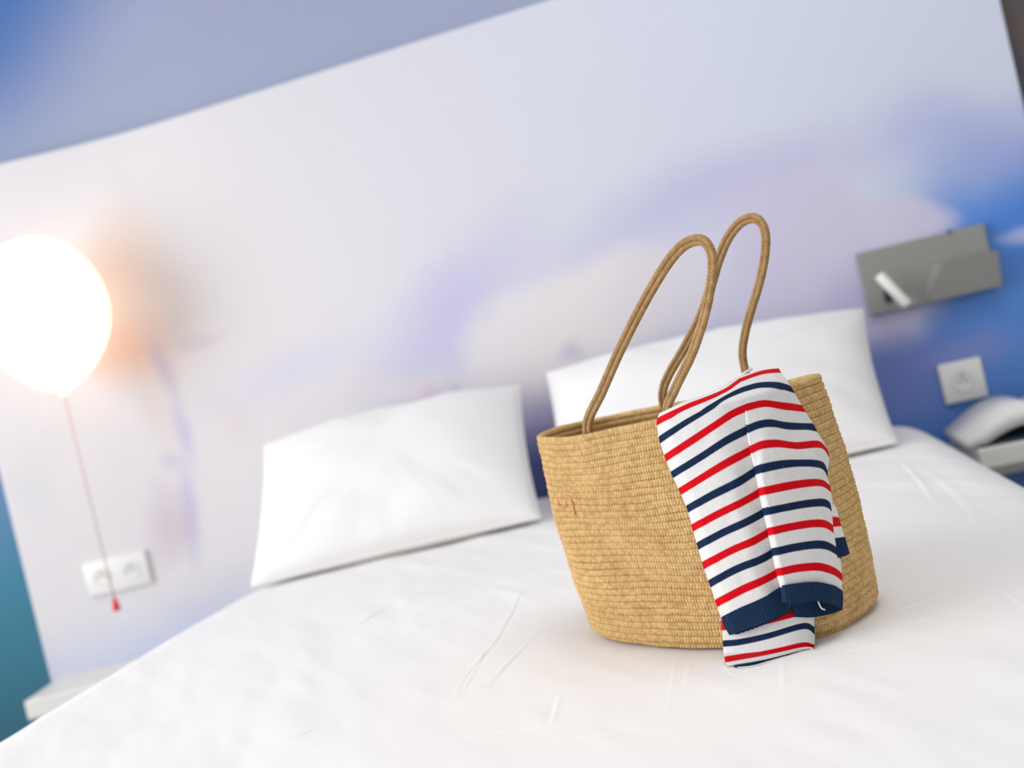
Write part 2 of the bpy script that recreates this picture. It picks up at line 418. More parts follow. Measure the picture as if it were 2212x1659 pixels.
# printed headboard panel
XPR = 0.703
pl = bend_line(0.0, 0.466, XPR)
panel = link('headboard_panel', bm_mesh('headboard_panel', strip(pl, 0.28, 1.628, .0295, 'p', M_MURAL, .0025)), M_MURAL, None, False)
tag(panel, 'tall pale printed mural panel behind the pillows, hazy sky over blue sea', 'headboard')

P = lathe([(.0005, 0), (.50, 0), (.52, .02), (.52, .09), (.0005, .09)], 48)+np.array((0.35, 1.0, 2.46))  # out-of-view housing, added to go with the overhead fill
cl = link('added_fill_housing', grid_mesh('added_fill_housing', P, close_u=True), M_WHITE)
tag(cl, 'round white housing added on the ceiling for an unseen fill light', 'lamp')

# ------------------------------------------------------------------ bed
ZB = 0.5515                                               # top of the bed under the bag
BX0, BX1, BY0, BY1 = -1.015, 0.385, 0.15, 2.245
bed = empty('bed', (-0.315, 1.2, 0))
tag(bed, 'double bed made up with a smooth white sheet, bag standing on it', 'bed')
def crease_list():
    C = [([(765, 1358), (800, 1338), (850, 1305)], 7, .0045), ([(975, 1522), (1010, 1455), (1070, 1385), (1105, 1325), (1130, 1285), (1195, 1240)], 6, .0028),
         ([(985, 1516), (1030, 1440), (1050, 1400)], 5, .002), ([(1000, 1515), (1120, 1488), (1300, 1440)], 5, .0022), ([(985, 1522), (860, 1553), (700, 1585), (560, 1612)], 5, .0016),
         ([(1010, 1508), (1060, 1470), (1130, 1400)], 7, .0016), ([(1045, 1500), (1090, 1440), (1170, 1360)], 9, .0016),
         ([(395, 1628), (430, 1618), (470, 1608)], 6, .0036), ([(600, 1610), (650, 1590), (690, 1570)], 12, .002),
         ([(1940, 985), (1985, 1035), (2030, 1100)], 9, .004), ([(1990, 1010), (2060, 1060), (2140, 1160)], 14, .003),
         ([(2140, 1250), (2180, 1285), (2230, 1325)], 7, .003), ([(1460, 1420), (1450, 1480), (1440, 1560)], 4, .0009), ([(1490, 1420), (1478, 1500)], 4, .0009),
         ([(1690, 1425), (1696, 1500)], 4, .0012), ([(1290, 1402), (1200, 1430), (1060, 1478)], 8, .0022), ([(1270, 1375), (1190, 1395), (1100, 1432)], 8, .0018),
         ([(1900, 1330), (2010, 1290), (2120, 1245)], 11, .0022), ([(1880, 1370), (2020, 1330), (2150, 1290)], 14, .0018),
         ([(1210, 1500), (1190, 1570)], 10, .002), ([(820, 1630), (1000, 1590), (1200, 1560), (1400, 1500)], 13, .0018), ([(1000, 1640), (1200, 1600), (1500, 1560)], 12, .0014),
         ([(1150, 1180), (1120, 1210), (1080, 1260)], 8, .003), ([(960, 1240), (900, 1290), (860, 1330)], 9, .0022), ([(1650, 1450), (1800, 1420), (1950, 1380), (2100, 1340)], 10, .0016),
         ([(660, 1330), (600, 1370), (540, 1400)], 10, .002), ([(1560, 1440), (1600, 1462), (1680, 1440), (1740, 1430)], 6, .0015)]
    out = []
    for p, w, h in C:
        q = np.array([list(hit_z(a, b, ZB))[:2] for a, b in p]); q = catmull(q, 8)
        mid_d = (Vector((q[len(q)//2][0], q[len(q)//2][1], ZB))-CAM).length
        out.append((q, max(0.0021, 0.62*w*mid_d/F), h))
    return out
def make_bed():
    R = 0.105; hz = 0.30
    def prof(a0, a1, n, dense):
        # arc coordinate: down the side, round the edge, across, round, down
        L = a1-a0-2*R; q = math.pi/2*R
        s_side = np.linspace(0, hz, 8, endpoint=False); s_arc = np.linspace(hz, hz+q, 14, endpoint=False)
        gx = np.linspace(a0+R, a1-R, 4000); wt = np.where((gx > dense[0]) & (gx < dense[1]), 3.0, 1.0); cw = np.cumsum(wt)-wt[0]
        s_top = hz+q+(np.interp(np.linspace(0, cw[-1], n), cw, gx)-a0-R)
        s_arc2 = hz+q+L+np.linspace(0, q, 15)[1:]; s_side2 = hz+2*q+L+np.linspace(0, hz, 9)[1:]
        s = np.concatenate([s_side, s_arc, s_top, s_arc2, s_side2]); tot = 2*hz+2*q+L
        pos = np.zeros_like(s); drop = np.zeros_like(s)
        for i, v in enumerate(s):
            e = min(v, tot-v)
            if e < hz: p, d = 0.0, R+(hz-e)
            elif e < hz+q: t = (e-hz)/R; p, d = R*(1-math.cos(t)), R*(1-math.sin(t))
            else: p, d = R+(e-hz-q), 0.0
            pos[i] = a0+p if v < tot/2 else a1-p; drop[i] = d
        return pos, drop
    px_, dx_ = prof(BX0, BX1, 500, (-.62, .36)); py_, dy_ = prof(BY0, BY1, 640, (.62, 1.45))
    X, Y = np.meshgrid(px_, py_); DX, DY = np.meshgrid(dx_, dy_)
    D = np.where((DX < R) & (DY < R), R-np.sqrt(np.clip((R-0)**2-0, 0, None))+np.minimum(DX+DY, 9), np.maximum(DX, DY))
    D = np.minimum(D, hz+R)
    Z = ZB - D
    # wide soft undulation, then the traced creases
    mask = sstep(0.05, 0.0, D)
    bx, by = -0.05, 1.03
    dist = np.sqrt(((X-bx)/1.15)**2+(Y-by)**2)
    far = sstep(0.17, 0.42, dist)
    th = math.radians(35); Xr = X*math.cos(th)+Y*math.sin(th); Yr = -X*math.sin(th)+Y*math.cos(th)
    Z += mask*far*0.0045*noise2(X*3+9, Y*3+3, 3, 2)
    Z += mask*(0.25+0.75*far)*0.0013*noise2(Xr*16+5, Yr*5+2, 5, 3)
    Z += mask*0.0005*noise2(Xr*30+5, Yr*9+2, 8, 2)
    # soft dip under the bag, a little fulness in front of it
    Z -= mask*0.004*np.exp(-(dist/0.13)**4)
    Z += mask*0.003*np.exp(-(((X-0.03)**2+(Y-0.83)**2)/0.09**2))
    for q, w, h in crease_list():
        lo, hi = q.min(0)-4*w-.02, q.max(0)+4*w+.02
        sel = (X > lo[0]) & (X < hi[0]) & (Y > lo[1]) & (Y < hi[1]) & (D < 0.02)
        if not sel.any(): continue
        P = np.stack([X[sel], Y[sel]], 1)
        best = np.full(len(P), 9.0); tb = np.zeros(len(P)); sg = np.zeros(len(P))
        for i in range(len(q)-1):
            a, b = q[i], q[i+1]; ab = b-a; t = np.clip(((P-a)@ab)/(ab@ab), 0, 1)
            df = P-(a+t[:, None]*ab); d = np.sqrt((df**2).sum(1)); up = d < best
            best = np.where(up, d, best); tb = np.where(up, (i+t)/(len(q)-1), tb)
            sg = np.where(up, np.sign(df[:, 0]*ab[1]-df[:, 1]*ab[0]), sg)
        env = np.sin(np.pi*np.clip(tb, 0.03, 0.97))**0.6
        x = best*sg/w
        Z[sel] += env*h*0.26*(0.9*np.exp(-x**2)-0.75*np.exp(-((x-1.5)/0.9)**2))
    P = np.stack([X, Y, Z], -1)
    o = link('sheet', grid_mesh('sheet', P), M_SHEET, bed)
    return X, Y, Z
BEDX, BEDY, BEDZ = make_bed()
link('mattress', bm_mesh('mattress', box_bm(BX0+.02, BX1-.02, BY0+.02, BY1-.02, 0.26, ZB-.05, .06, 4)), M_MATT, bed)
link('bed_base', bm_mesh('bed_base', box_bm(BX0+.03, BX1-.03, BY0+.03, BY1-.01, 0.08, 0.265, .015, 2)), M_BASE, bed)
for x in (BX0+.12, BX1-.12):
    for y in (BY0+.12, BY1-.12):
        P = lathe([(0.0, 0.0), (.022, 0.0), (.03, .085), (0, .085)], 20) + np.array([x, y, 0])
        link('leg', grid_mesh('leg', P, close_u=True), M_BASE, bed)

# ------------------------------------------------------------------ pillows
def pillow(name, tl, tr, br, bl, bulge, label, seed):
    tl, tr, br, bl = (np.array(v, float) for v in (tl, tr, br, bl))
    n = 72; a = np.linspace(-1, 1, n); Uu, Vv = np.meshgrid(a, a)
    # pulled-in sides, sharp corners
    pin = 0.03
    su = Uu*(1-pin*(1-Vv**2)*np.abs(Uu)**2); sv = Vv*(1-pin*1.2*(1-Uu**2)*np.abs(Vv)**2)
    s = (su+1)/2; t = (sv+1)/2
    C = ((1-s)*(1-t))[..., None]*bl+(s*(1-t))[..., None]*br+(s*t)[..., None]*tr+((1-s)*t)[..., None]*tl
    nrm = np.cross(br-bl, tl-bl); nrm /= np.linalg.norm(nrm)
    prof = (np.clip((1-np.abs(Uu)**2.4), 0, 1)*np.clip((1-np.abs(Vv)**2.4), 0, 1))**0.55
    wr = noise2(Uu*1.6+seed*7+20, Vv*1.6+11, seed, 2)*0.007
    rad = noise2(np.arctan2(Vv, Uu)*5+20, np.hypot(Uu, Vv)*1.2+5, seed+3, 2)*0.0045*np.clip(np.hypot(Uu, Vv), 0, 1)**2
    lip = 0.002
    front = C+nrm*(prof*(bulge+wr)+rad*np.clip(prof*2, 0, 1)+lip)[..., None]
    back = C-nrm*(prof*bulge*0.75+lip)[..., None]
    root = empty(name, tuple((bl+br)/2))
    tag(root, label, 'pillow', 'white bed pillows leaning on the mural panel')
    case = np.concatenate([front, back[::-1]], 0)           # front rows up, then back rows down
    P = np.zeros((2*n, n, 3)); P[:n] = front; P[n:] = back[::-1]
    me = grid_mesh('pillowcase', P, close_v=True)
    bm = bmesh.new(); bm.from_mesh(me)
    bmesh.ops.holes_fill(bm, edges=[e for e in bm.edges if e.is_boundary], sides=0)
    bmesh.ops.recalc_face_normals(bm, faces=bm.faces); bm.to_mesh(me); bm.free()
    o = link('pillowcase', me, M_PILLOW, root)
    # seam piping around the edge
    ed = np.concatenate([C[0, :], C[1:, -1], C[-1, -2::-1], C[-2:0:-1, 0]])
    tube('seam', ed, 0.0028, M_PILLOW, root, closed=True, segs=6)
    return root
def tube(name, path, r, mat, parent, closed=False, segs=10, rfun=None, uvk=None):
    p = np.asarray(path, float); n = len(p)
    if closed: T = np.roll(p, -1, 0)-np.roll(p, 1, 0)
    else: T = np.gradient(p, axis=0)
    T /= np.linalg.norm(T, axis=1)[:, None]+1e-12
    N = np.zeros_like(p); ref = np.array([0, 0, 1.0]) if abs(T[0][2]) < 0.9 else np.array([1.0, 0, 0])
    v = np.cross(T[0], ref); v /= np.linalg.norm(v); N[0] = v
    for i in range(1, n):
        v = N[i-1]-T[i]*(N[i-1]@T[i]); N[i] = v/np.linalg.norm(v)
    Bn = np.cross(T, N)
    ph = np.linspace(0, 2*math.pi, segs, endpoint=False)
    d = np.concatenate([[0], np.cumsum(np.linalg.norm(np.diff(p, axis=0), axis=1))])
    rr = np.full((n, segs), r) if rfun is None else rfun(d[:, None], ph[None, :])
    P = p[:, None]+rr[..., None]*(np.cos(ph)[None, :, None]*N[:, None]+np.sin(ph)[None, :, None]*Bn[:, None])
    uv = None
    if uvk:
        ph2 = np.linspace(0, 2*math.pi, segs+1); S, PH = np.meshgrid(np.append(d, d[-1]), ph2, indexing='ij')
        uv = np.stack([S/uvk+PH/math.pi, PH/math.pi*2], -1)
    me = grid_mesh(name, P, uv, close_u=True, close_v=closed)
    if not closed:
        bm = bmesh.new(); bm.from_mesh(me); bmesh.ops.holes_fill(bm, edges=[e for e in bm.edges if e.is_boundary], sides=0)
        bm.to_mesh(me); bm.free()
    return link(name, me, mat, parent)
zp = ZB+0.010
def pz(px, py, z): return hit_z(px, py, z)
pillow('pillow', hit_y(572, 962, 2.12), hit_y(1122, 832, 2.16), pz(1166, 1118, zp), pz(545, 1266, zp), 0.088,
       'white pillow leaning on the pale side of the mural, beside the glowing balloon lamp', 2)
pillow('pillow', hit_y(1182, 806, 2.17), hit_y(1862, 668, 2.17), pz(1935, 955, zp), pz(1215, 1125, zp), 0.085,
       'white pillow behind the straw bag, below the grey reading lamp', 5)

# ------------------------------------------------------------------ the bag
BC = np.array([-0.0561, 1.030]); BPH = -0.6063; BA0, BB0, BA1, BB1, BH, BN = .1463, .0913, .1517, .088, .2181, 2.83
BOX, BOY = -.0099, .0024
EL = np.array([math.cos(BPH), math.sin(BPH)]); ES = np.array([-math.sin(BPH), math.cos(BPH)])
def bag_ring(t, n=720, grow=0.0):
    """arc-length sampled outline at height fraction t: points (n,3) and outward normals (n,2)"""
    th = np.linspace(0, 2*math.pi, 4001); c, s = np.cos(th), np.sin(th)
    bul = 0.0055*math.sin(math.pi*min(max(t, 0), 1))
    low = 0.010*max(0.0, 1-t/0.05)**2                         # rounded foot
    a = BA0+(BA1-BA0)*t+bul+grow-low; b = BB0+(BB1-BB0)*t+bul*0.8+grow-low
    e = np.sign(c)*np.abs(c)**(2/BN); f = np.sign(s)*np.abs(s)**(2/BN)
    p = np.stack([e*a, f*b], 1)
    p = resample(np.vstack([p]), n+1)[:-1]
    z = np.full(n, ZB+t*BH); w = max(t, 0)**3
    ee, ff = p[:, 0]/a, p[:, 1]/b
    z += w*(0.006*np.clip(ee, 0, 1)**2 - 0.0035*np.clip(ff, 0, 1)*(1-np.clip(ee, 0, 1)) - 0.004*np.exp(-((ee+0.35)/0.35)**2)*np.clip(-ff, 0, 1))
    # gentle waviness of the rows
    z += 0.0011*np.sin(ee*5+t*6)*math.sin(math.pi*min(max(t, 0), 1)) 
    T = np.roll(p, -1, 0)-np.roll(p, 1, 0); N = np.stack([T[:, 1], -T[:, 0]], 1); N /= np.linalg.norm(N, axis=1)[:, None]
    ctr = BC+np.array([BOX, BOY])*t
    W_ = ctr+p[:, :1]*EL+p[:, 1:]*ES; NW = N[:, :1]*EL+N[:, 1:]*ES
    return np.column_stack([W_, z]), NW
bag = empty('tote_bag', (BC[0], BC[1], ZB))
tag(bag, 'coiled braided jute tote bag with two rope handles on the bed', 'bag')
NR = 33; pitch = BH/NR; RR = pitch*0.56; PER = 0.0033
def braid(ph, per_phase, amp=1.0):
    side = np.abs(ph)
    a = per_phase+side*0.50
    return amp*(np.abs(np.sin(math.pi*a))**0.6 - 0.5*np.exp(-(ph/0.14)**2))
phis = np.radians(np.array([-178, -110, -78, -54, -34, -16, -5, 5, 16, 34, 54, 78, 110]))
bagrows = []
for i in range(NR):
    t = (i+0.5)/NR
    M_ = 1740
    C, N = bag_ring(t, M_)
    per = np.linalg.norm(np.diff(np.vstack([C, C[:1]]), axis=0), axis=1).sum(); np_ = round(per/PER)
    ph0 = rng.uniform(0, 1)
    s = np.arange(M_)/M_*np_
    wob = 0.25*np.sin(s*0.21+i)+0.2*np.sin(s*0.57+i*2.1)
    phase = s+wob*0+ph0
    x = np.arange(M_)/M_
    rv = 1+0.05*np.sin(x*2*math.pi*7+i*1.7)+0.04*np.sin(x*2*math.pi*17+i*0.9)
    rad = RR*rv[:, None]+0.0013*braid(phis[None, :], phase[:, None])*np.cos(phis*0.8)[None, :].clip(0, 1)
    dz = 0.0008*noise2(x*26+3, np.full(M_, i*0.30+2), 31, 2); dr = 0.0008*noise2(x*22+7, np.full(M_, i*0.35+5), 32, 2)
    env_ = np.minimum(1, 8*np.minimum(x, 1-x))*min(1, 0.25+i*.12)
    C[:, 2] += dz*env_*min(1, (NR-1-i)*.2); C[:, :2] += N*(dr*env_)[:, None]
    P = np.zeros((M_, len(phis), 3)); cz = np.cos(phis); szz = np.sin(phis)
    cz = np.sign(cz)*np.abs(cz)**0.75
    P[..., 0] = C[:, None, 0]+rad*cz*N[:, None, 0]; P[..., 1] = C[:, None, 1]+rad*cz*N[:, None, 1]
    P[..., 2] = C[:, None, 2]+rad*szz*0.98 + 0.0004*np.sin(x*2*math.pi*5+i*0.33)[:, None]
    phe = np.append(phis, math.pi); sp = np.append(s, np_)+ph0
    uv = np.zeros((M_+1, len(phis)+1, 2)); uv[..., 0] = sp[:, None]+np.abs(phe)[None, :]*0.50; uv[..., 1] = np.where(phe > 0, 1.5, 0.5)[None, :]+2*i
    me = grid_mesh('rope_coil', P, uv, close_u=True, close_v=True)
    link('rope_coil', me, M_JUTE, bag)
# base: a flat coil closing the bottom
C, N = bag_ring(0.02, 160)
ctr = C.mean(0); rings = []
for q in np.linspace(1, 0.02, 14):
    r = ctr+(C-ctr)*q; r[:, 2] = ZB+0.0035+0.0012*math.sin(q*40); rings.append(r)
link('base', grid_mesh('base', np.array(rings), close_u=True), M_JUTE, bag)
# handles
def plane_hit(px, py, b):                                  # vertical plane along the bag's long side, b metres off its axis
    p0 = BC+np.array([BOX, BOY])+ES*b
    return hit_plane(px, py, (p0[0], p0[1], 0), Vector((ES[0], ES[1], 0)))
def handle(pix, b0, b1, bend, ztop=None):
    root = empty('handle', (0, 0, 0), bag)
    root.matrix_parent_inverse = Matrix.Translation((-BC[0], -BC[1], -ZB))
    pts = []
    k = len(pix)
    for i, (x, y) in enumerate(pix):
        f = i/(k-1); b = b0+(b1-b0)*f+bend*math.sin(math.pi*f)
        pts.append(np.array(plane_hit(x, y, b)))
    a, z = pts[0].copy(), pts[-1].copy(); a[2] -= 0.035; z[2] -= 0.035
    path = resample(catmull([a]+pts+[z], 24), 900)
    T = np.gradient(path, axis=0); T /= np.linalg.norm(T, axis=1)[:, None]
    nrm = np.array([ES[0], ES[1], 0])
    Wd = np.cross(T, nrm); Wd /= np.linalg.norm(Wd, axis=1)[:, None]
    f = np.linspace(0, 1, 900)
    tw = (np.radians(12)+np.radians(10)*sstep(0.35, 0.8, f))[:, None]
    Wt = Wd*np.cos(tw)-nrm*np.sin(tw)
    r = 0.0026
    for sgn in (-1, 1):
        def rf(d, ph, sgn=sgn):
            a = d/0.0036
            return r+0.0007*(np.abs(np.sin(math.pi*(a+1.2*np.abs(((ph*2/math.pi) % 2)-1))))**0.8-0.4)
        c = tube('cord', path+Wt*r*0.93*sgn, r, M_HANDLE, root, segs=16, rfun=rf, uvk=0.0036)
    return pts
near_px = [(1269, 918), (1300, 845), (1341, 752), (1390, 655), (1436, 577), (1470, 535), (1500, 519), (1522, 522), (1536, 545), (1539, 580), (1532, 635), (1518, 695), (1494, 765), (1458, 840), (1440, 892)]
far_px = [(1433, 872), (1433, 840), (1447, 805), (1482, 745), (1515, 680), (1538, 610), (1552, 562), (1572, 515), (1598, 482), (1625, 471), (1645, 482), (1654, 512), (1651, 560), (1640, 612), (1622, 672), (1609, 722), (1604, 765), (1612, 812)]
hn = handle(near_px, -(BB1-.008), -(BB1-.010), 0.012)
hf = handle(far_px, BB1-.008, BB1-.008, -0.008)
# pale binding at the foot of the far handle
p = plane_hit(1611, 806, BB1-.008)
tube('binding', catmull([p+Vector((-.0065, -.004, -.002)), p+Vector((-.002, -.008, .0005)), p+Vector((.003, -.008, .002)), p+Vector((.0065, -.003, .0035))], 8), .0016, M_THREAD, bag, segs=8)

# surfaces the sweater lies on: bag side, the opening filled by the stuffed sweater, bed
def drape_bvh():
    V, Fc = [], []
    ts = list(np.linspace(0.0, 1.0, 26)); n = 240; rows = []
    for t in ts: rows.append(bag_ring(t, n, RR+0.010*max(0.0, 1-t/0.05)**2+0.012*max(0.0, 1-t/0.22)**2)[0])
    top = rows[-1]; c = top.mean(0)
    for q in np.linspace(0.06, 0.98, 14):
        r = c+(top-c)*(1-q); r[:, 2] = top[:, 2]*(1-q)+c[2]*q+0.004+0.030*math.sin(q*math.pi/2); rows.append(r)
    A = np.array(rows).reshape(-1, 3); m = len(rows)
    for i in range(m-1):
        for j in range(n):
            Fc.append((i*n+j, i*n+(j+1) % n, (i+1)*n+(j+1) % n, (i+1)*n+j))
    V = [tuple(v) for v in A]; k = len(V)
    V += [(-2, 0, ZB+.001), (2, 0, ZB+.001), (2, 3, ZB+.001), (-2, 3, ZB+.001)]; Fc.append((k, k+1, k+2, k+3))
    return BVHTree.FromPolygons(V, Fc)
BVH = drape_bvh()
def lay(px, py, off):
    d = ray(px, py); h = BVH.ray_cast(CAM, d)
    if h[0] is None or h[3] > 1.35:
        return np.array(plane_hit(px, py, 0.02)-d*off), None
    return np.array(h[0]-d*off), h[2]

# print marks on the bag, orange and faint
def mark(pix, w):
    q = catmull(np.array(pix, float), 6); L, R_ = [], []
    for i in range(len(q)):
        t = q[min(i+1, len(q)-1)]-q[max(i-1, 0)]; t /= np.linalg.norm(t); nn = np.array([-t[1], t[0]])*w
        L.append(lay(*(q[i]+nn), 0.0028)[0]); R_.append(lay(*(q[i]-nn), 0.0028)[0])
    mid_ = (np.array(L)+np.array(R_))/2
    o = link('print_mark', grid_mesh('print_mark', np.array([L, mid_, R_])), M_ORANGE, bag)
    sm = o.modifiers.new('s', 'SOLIDIFY'); sm.thickness = 0.0006; sm.offset = 0
mark([(1211, 1072), (1220, 1070), (1230, 1072)], 1.0)
mark([(1205, 1080), (1206, 1088), (1211, 1095), (1219, 1096), (1223, 1089), (1221, 1082)], 0.9)
mark([(1234, 1081), (1237, 1090), (1239, 1100), (1241, 1114)], 1.0)

# ------------------------------------------------------------------ the sweater
ROWS = [  # stripe number, points left of the fold (ending on it), points right of the fold
    (0.55, [(1426, 896), (1480, 871), (1540, 849), (1595, 817)], [(1640, 803), (1665, 799), (1682, 799)]),
    (1, [(1421, 914), (1480, 885), (1530, 865), (1570, 848), (1600, 826)], [(1640, 811), (1665, 806), (1685, 804)]),
    (2, [(1427, 951), (1480, 915), (1530, 885), (1570, 860), (1605, 845)], [(1640, 836), (1680, 836), (1710, 844)]),
    (3, [(1440, 990), (1500, 950), (1545, 920), (1580, 896), (1612, 881)], [(1650, 873), (1690, 879), (1734, 885)]),
    (4, [(1454, 1026), (1520, 985), (1570, 952), (1616, 928)], [(1640, 919), (1665, 916), (1700, 922), (1758, 925)]),
    (5, [(1471, 1062), (1530, 1025), (1580, 995), (1623, 972)], [(1650, 962), (1680, 960), (1720, 965), (1768, 962), (1787, 981)]),
    (6, [(1487, 1100), (1540, 1070), (1590, 1045), (1634, 1017)], [(1660, 1010), (1710, 1002), (1768, 1005), (1784, 1026)]),
    (7, [(1498, 1141), (1550, 1112), (1600, 1087), (1643, 1063)], [(1690, 1053), (1740, 1045), (1772, 1045), (1791, 1057)]),
    (8, [(1509, 1180), (1560, 1152), (1610, 1129), (1652, 1106)], [(1700, 1096), (1750, 1088), (1782, 1089), (1799, 1108)]),
    (9, [(1521, 1222), (1580, 1190), (1625, 1170), (1662, 1149)], [(1700, 1140), (1750, 1132), (1780, 1134), (1806, 1152)]),
    (10, [(1535, 1261), (1590, 1230), (1640, 1210), (1671, 1193)], [(1720, 1182), (1770, 1177), (1797, 1187), (1812, 1200)]),
    (11, [(1549, 1303), (1600, 1275), (1640, 1257), (1680, 1236)], [(1720, 1227), (1765, 1224), (1797, 1234), (1816, 1248)]),
    (11.75, [(1560, 1334), (1600, 1312), (1640, 1294), (1689, 1268)], [(1720, 1262), (1760, 1259), (1795, 1266), (1816, 1277)])]
def surf_rows(rows, ncol, per):
    ks = np.array([r[0] for r in rows]); G = np.array([resample(catmull(np.array(r[1], float), 10), ncol) for r in rows])
    kk = np.concatenate([np.linspace(ks[i], ks[i+1], max(2, int(per*(ks[i+1]-ks[i]))), endpoint=False) for i in range(len(ks)-1)]+[[ks[-1]]])
    flat = G.reshape(len(ks), -1)
    # smooth interpolation over k
    out = np.zeros((len(kk), flat.shape[1])); e = np.vstack([2*flat[0]-flat[1], flat, 2*flat[-1]-flat[-2]])
    for i, k in enumerate(kk):
        j = min(int(np.searchsorted(ks, k, 'right'))-1, len(ks)-2); t = (k-ks[j])/(ks[j+1]-ks[j])
        a, b, c, d = e[j], e[j+1], e[j+2], e[j+3]
        out[i] = 0.5*((2*b)+(-a+c)*t+(2*a-5*b+4*c-d)*t*t+(-a+3*b-3*c+d)*t**3)
    return kk, out.reshape(len(kk), ncol, 2)
def off_left(k, t):
    w = sstep(2.5, 6.5, k)
    o = 0.0018+0.0085*sstep(0, 0.16, t)+0.002*np.sin(t*math.pi)
    o = o-w*0.0065*sstep(0.62, 1.0, t)
    return o+0.0009*noise2(t*4+3, k*0.5+4, 21, 2)*sstep(0, .2, t)*sstep(1, .8, t)
def off_right(k, t):
    w = sstep(2.5, 6.5, k)
    s0 = 0.0103+w*0.0055
    top = 0.0105+0.0105*w
    o = s0+(top-s0)*sstep(0.0, 0.07+0.35*(1-w), t)-0.003*w*np.sin(t*math.pi)*0.6
    o = o*(1-sstep(0.72, 1.0, t)*0.85)
    seam = 0.0009*np.exp(-((t-0.80)/0.012)**2)*sstep(4, 5.5, k)
    return o-seam+0.0007*noise2(t*4+8, k*0.6+9, 22, 2)*sstep(0, .2, t)
def cloth(name, kk, G, offf, parent, ustart=0.0, mat=None, tuck=True, stitch=2.9, koff=0.0, thick=0.0016, edge=None):
    n, m = G.shape[:2]; t = np.linspace(0, 1, m); K, T = np.meshgrid(kk, t, indexing='ij'); OFF = offf(K, T)
    P = np.zeros((n, m, 3))
    for i in range(n):
        for j in range(m): P[i, j] = lay(G[i, j, 0], G[i, j, 1], OFF[i, j])[0]
    if edge:                                                # turn the edge at the fold back under / run on beneath it
        W6 = sstep(2.5, 6.5, kk); ext = []
        for sh, dd in (((8, .0007), (16, .0012)) if edge == 'under' else ((2.0, .0035), (4.5, .0075), (8, .0115))):
            row = np.zeros((n, 3))
            for i in range(n):
                jx = -1 if edge == 'under' else 0
                w_ = 1.0 if edge == 'under' else W6[i]
                row[i] = lay(G[i, jx, 0]+sh*w_+(0 if edge == 'under' else .4), G[i, jx, 1]-sh*w_*0.4, OFF[i, jx]-dd*(0.35+0.65*w_))[0]
            ext.append(row)
        P = np.concatenate([P]+[r[:, None] for r in ext], 1) if edge == 'under' else np.concatenate([r[:, None] for r in ext[::-1]]+[P], 1)
        m2 = P.shape[1]-m
    uu = ustart+np.linspace(0, 1, m)*np.linalg.norm(np.diff(G, axis=1), axis=2).sum(1).mean()/stitch
    ku = kk+koff
    if edge:
        st = np.arange(1, m2+1)*3.0
        uu = np.concatenate([uu, uu[-1]+st]) if edge == 'under' else np.concatenate([uu[0]-st[::-1], uu]); m = m+m2
    if tuck:                                                # over the top and down into the bag
        back = np.array([FW0.x, FW0.y, 0]); ex = []
        for q in (1, 2, 3, 4, 5):
            ex.append(P[0]+back*(0.004+0.0045*q)+np.array([0, 0, -0.0012*q*q]))
        P = np.concatenate([np.array(ex[::-1]), P]); ku = np.concatenate([ku[0]-0.12*np.arange(5, 0, -1), ku])
    uv = np.zeros((len(P), m, 2)); uv[..., 0] = uu[None]; uv[..., 1] = ku[:, None]
    o = link(name, grid_mesh(name, P, uv), mat or M_KNIT, parent)
    sm = o.modifiers.new('thickness', 'SOLIDIFY'); sm.thickness = thick; sm.offset = -1
    return o, P
b0 = lay(1640, 1420, 0.0)[0]
sweater = empty('striped_sweater', tuple(b0))
tag(sweater, 'small white knitted sweater with red and navy stripes hanging from the bag', 'sweater')
kL, GL = surf_rows([(k, l) for k, l, r in ROWS], 64, 12)
kR, GR = surf_rows([(k, [l[-1]]+r) for k, l, r in ROWS], 64, 12)
# both halves follow the same fold line
GR[:, 0] = GL[:, -1]
slL, PL = cloth('sleeve', kL, GL, off_left, sweater, edge='under')
slR, PR = cloth('sleeve', kR, GR, off_right, sweater, ustart=70, edge='over')
def rib_cloth(name, rows, offf, parent, ribs, amp=0.0026):
    ks, G = surf_rows(rows, ribs*11, 14)
    n, m = G.shape[:2]; t = np.linspace(0, 1, m); P = np.zeros((n, m, 3))
    for i in range(n):
        s = (ks[i]-ks[0])/(ks[-1]-ks[0])
        for j in range(m):
            P[i, j] = lay(G[i, j, 0], G[i, j, 1], offf(s, t[j])+amp*(-math.exp(-(((ribs*t[j]) % 1.0-0.5)/0.15)**2))*min(1, 6*min(t[j], 1-t[j])+.3))[0]
    o = link(name, grid_mesh(name, P), M_RIB, parent)
    sm = o.modifiers.new('thickness', 'SOLIDIFY'); sm.thickness = 0.0022; sm.offset = -1
    return o
e = sstep
rib_cloth('cuff', [(0, [(1560, 1333), (1600, 1311), (1640, 1293), (1690, 1266)]), (1, [(1568, 1353), (1608, 1336), (1650, 1318), (1700, 1290)]), (2, [(1578, 1371), (1620, 1358), (1660, 1342), (1708, 1318)])],
          lambda s, t: 0.0028+0.0085*float(e(0, .14, t))-0.0050*float(e(.62, 1.0, t)), slL, 21)
